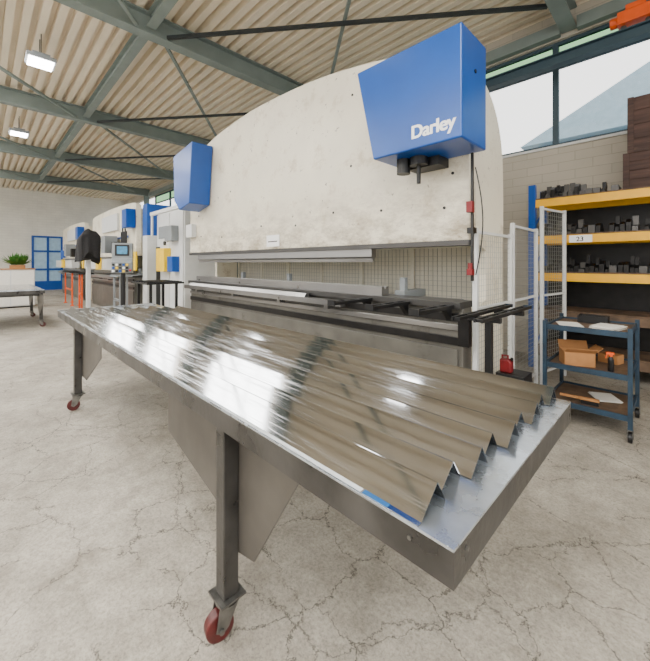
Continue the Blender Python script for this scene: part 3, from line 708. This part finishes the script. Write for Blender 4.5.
def carton(w, d, h, u, v, z, rot, lab, flaps):
    r = root("cardboard_box", (0, 0, 0), lab, "box")
    b = MB(); t = .004
    b.box(-w/2, w/2, -d/2, d/2, 0, t); b.box(-w/2, w/2, -d/2, -d/2+t, t, h); b.box(-w/2, w/2, d/2-t, d/2, t, h); b.box(-w/2, -w/2+t, -d/2+t, d/2-t, t, h); b.box(w/2-t, w/2, -d/2+t, d/2-t, t, h)
    fin("carton", b, M_card, r)
    if flaps:
        fin("flap", MB().beam((0, -d/2-.001, h), (0, -d/2-.05, h+.04), w, t), M_card, r); fin("flap", MB().beam((0, d/2+.001, h), (0, d/2+.05, h+.07), w, t), M_card, r)
        fin("flap", MB().beam((w/2+.001, 0, h), (w/2+.06, 0, h+.05), d, t), M_card, r)
    else:
        fin("lid", MB().box(-w/2, w/2, -d/2, d/2, h+.0005, h+.004), M_card, r)
    place(r, u, v, z, rot)
carton(.24, .18, .13, .24, .20, SZ[1]+.001, .45, "open brown cardboard box on the trolley middle shelf", True)
carton(.16, .12, .08, .46, .50, SZ[1]+.001, -.3, "small closed brown cardboard box on the trolley middle shelf", False)
def papers(u, v, z, rot, n, lab, sp=.014):
    b = MB()
    for i in range(n):
        dx = random.uniform(-sp, sp); dy = random.uniform(-sp, sp); b.box(-.09+dx, .09+dx, -.12+dy, .12+dy, i*.003, i*.003+.0028)
    o = fin("paper_stack", b, M_paper, label=lab, category="paper", group="papers on the trolley"); place(o, u, v, z, rot)
papers(.18, .22, SZ[2]+.001, .35, 5, "loose stack of white paper sheets on the trolley")
papers(.47, .24, SZ[2]+.001, -.22, 9, "thicker stack of white paper sheets on the trolley")
papers(.42, .45, SZ[0]+.001, .5, 4, "messy paper sheets on the trolley bottom shelf")
o = fin("storage_bin", MB().box(-.12, .12, -.08, .08, 0, .004).box(-.12, .12, -.08, -.076, .004, .07).box(-.12, .12, .076, .08, .004, .07).box(-.12, -.116, -.076, .076, .004, .07).box(.116, .12, -.076, .076, .004, .07), M_black, label="shallow black plastic storage bin on the trolley", category="bin"); place(o, .32, .55, SZ[2]+.001, 0)
r = root("spray_bottle", (0, 0, 0), "small dark spray bottle with orange trigger head", "bottle")
b = MB(); b.cyl((0, 0, 0), (0, 0, .10), .022, 20); b.cyl((0, 0, .10), (0, 0, .13), .022, 20, r1=.012); fin("bottle_body", b, M_tool, r, smooth=True)
b = MB(); b.cyl((0, 0, .131), (0, 0, .148), .014, 16); b.box(-.035, .022, -.01, .01, .148, .168); b.beam((-.026, 0, .15), (-.038, 0, .115), .01, .007); fin("trigger_head", b, M_orange, r)
place(r, .50, .14, SZ[1]+.001, .4)
r = root("hand_brush", (0, 0, 0), "wooden hand brush with dark bristles", "brush")
b = MB(); b.prism([(-.16, -.012), (-.02, -.015), (0, -.025), (.14, -.025), (.14, .025), (0, .025), (-.02, .015), (-.16, .012)], 'z', .035, .055); fin("handle", b, M_card, r, bevel=.004)
fin("bristles", MB().box(.005, .135, -.02, .02, 0, .0345), M_black, r); place(r, .28, .14, SZ[0]+.001, .1)

# pedestal and red canister
r = root("tool_pedestal", (-1.07, 3.45, 0), "small black steel pedestal cabinet beside the press brake", "cabinet")
fin("body", MB().box(-1.19, -.95, 3.37, 3.60, 0.0, .50), M_black, r, bevel=.005); fin("door", MB().box(-1.17, -.97, 3.355, 3.369, .03, .48), M_tool, r); fin("handle", MB().box(-1.0, -.985, 3.34, 3.354, .25, .35), M_zinc, r)
r = root("oil_canister", (-1.10, 3.45, .501), "small dark red plastic canister standing on the black pedestal", "canister")
b = MB().prism([(-1.17, .501), (-1.07, .501), (-1.07, .60), (-1.09, .62), (-1.17, .62)], 'y', 3.41, 3.49); fin("body", b, M_dkred, r, bevel=.012)
fin("cap", MB().cyl((-1.08, 3.445, .61), (-1.07, 3.445, .635), .012, 14), M_black, r)
b = MB(); b.box(-1.16, -1.15, 3.437, 3.453, .62, .645); b.box(-1.11, -1.10, 3.437, 3.453, .62, .645); b.box(-1.16, -1.10, 3.437, 3.453, .645, .655); fin("handle", b, M_dkred, r)

# planter on cabinet
r = root("low_cabinet", (-16.0, .8, 0), "white low cabinet at the aisle", "cabinet")
fin("body", MB().box(-16.5, -15.6, .1, 1.35, 0.05, 1.28), M_lgrey, r, bevel=.008); fin("plinth", MB().box(-16.45, -15.65, .15, 1.3, 0, .049), M_black, r)
for y0 in (.12, .74): fin("door", MB().box(-15.599, -15.58, y0, y0+.59, .08, 1.25), M_paper, r)
fin("counter", MB().box(-16.52, -15.56, .08, 1.37, 1.281, 1.31), M_card, r)
r = root("potted_plant", (-16, .92, 1.311), "leafy green plant in a small wooden planter", "plant")
fin("planter", MB().box(-16.2, -15.85, .72, 1.12, 1.311, 1.43), M_card, r, bevel=.006)
b = MB()
for i in range(420):
    cx = random.uniform(-16.15, -15.9); cy = random.uniform(.76, 1.08); L = random.uniform(.15, .45); a = random.uniform(0, 6.28); tl = random.uniform(.1, 1.2)
    p0 = Vector((cx, cy, 1.432)); d = Vector((math.cos(a)*math.sin(tl), math.sin(a)*math.sin(tl), math.cos(tl))); s = d.cross(Vector((0, 0, 1))).normalized()*.035
    v = [b.bm.verts.new(p) for p in (p0, p0+d*L*.6+s, p0+d*L, p0+d*L*.6-s)]; b.bm.faces.new(v)
fo = fin("foliage", b, M_leaf, r)

# ------------------------------------------------------------------ world, camera
w = bpy.data.worlds.new("world"); scene.world = w; w.use_nodes = True
w.node_tree.nodes["Background"].inputs[0].default_value = (1.0, 0.99, 0.97, 1); w.node_tree.nodes["Background"].inputs[1].default_value = 3.0
cam = bpy.data.cameras.new("camera"); co = bpy.data.objects.new("camera", cam); COL.objects.link(co); scene.camera = co
cam.sensor_fit = 'HORIZONTAL'; cam.sensor_width = 36; cam.lens = 36*350/650
cam.clip_start = 0.05; cam.clip_end = 200
co.location = (0, 0, 1.5); co.rotation_euler = (math.pi/2, 0, math.radians(45.4))
cam.shift_y = -(330.5-263)/650
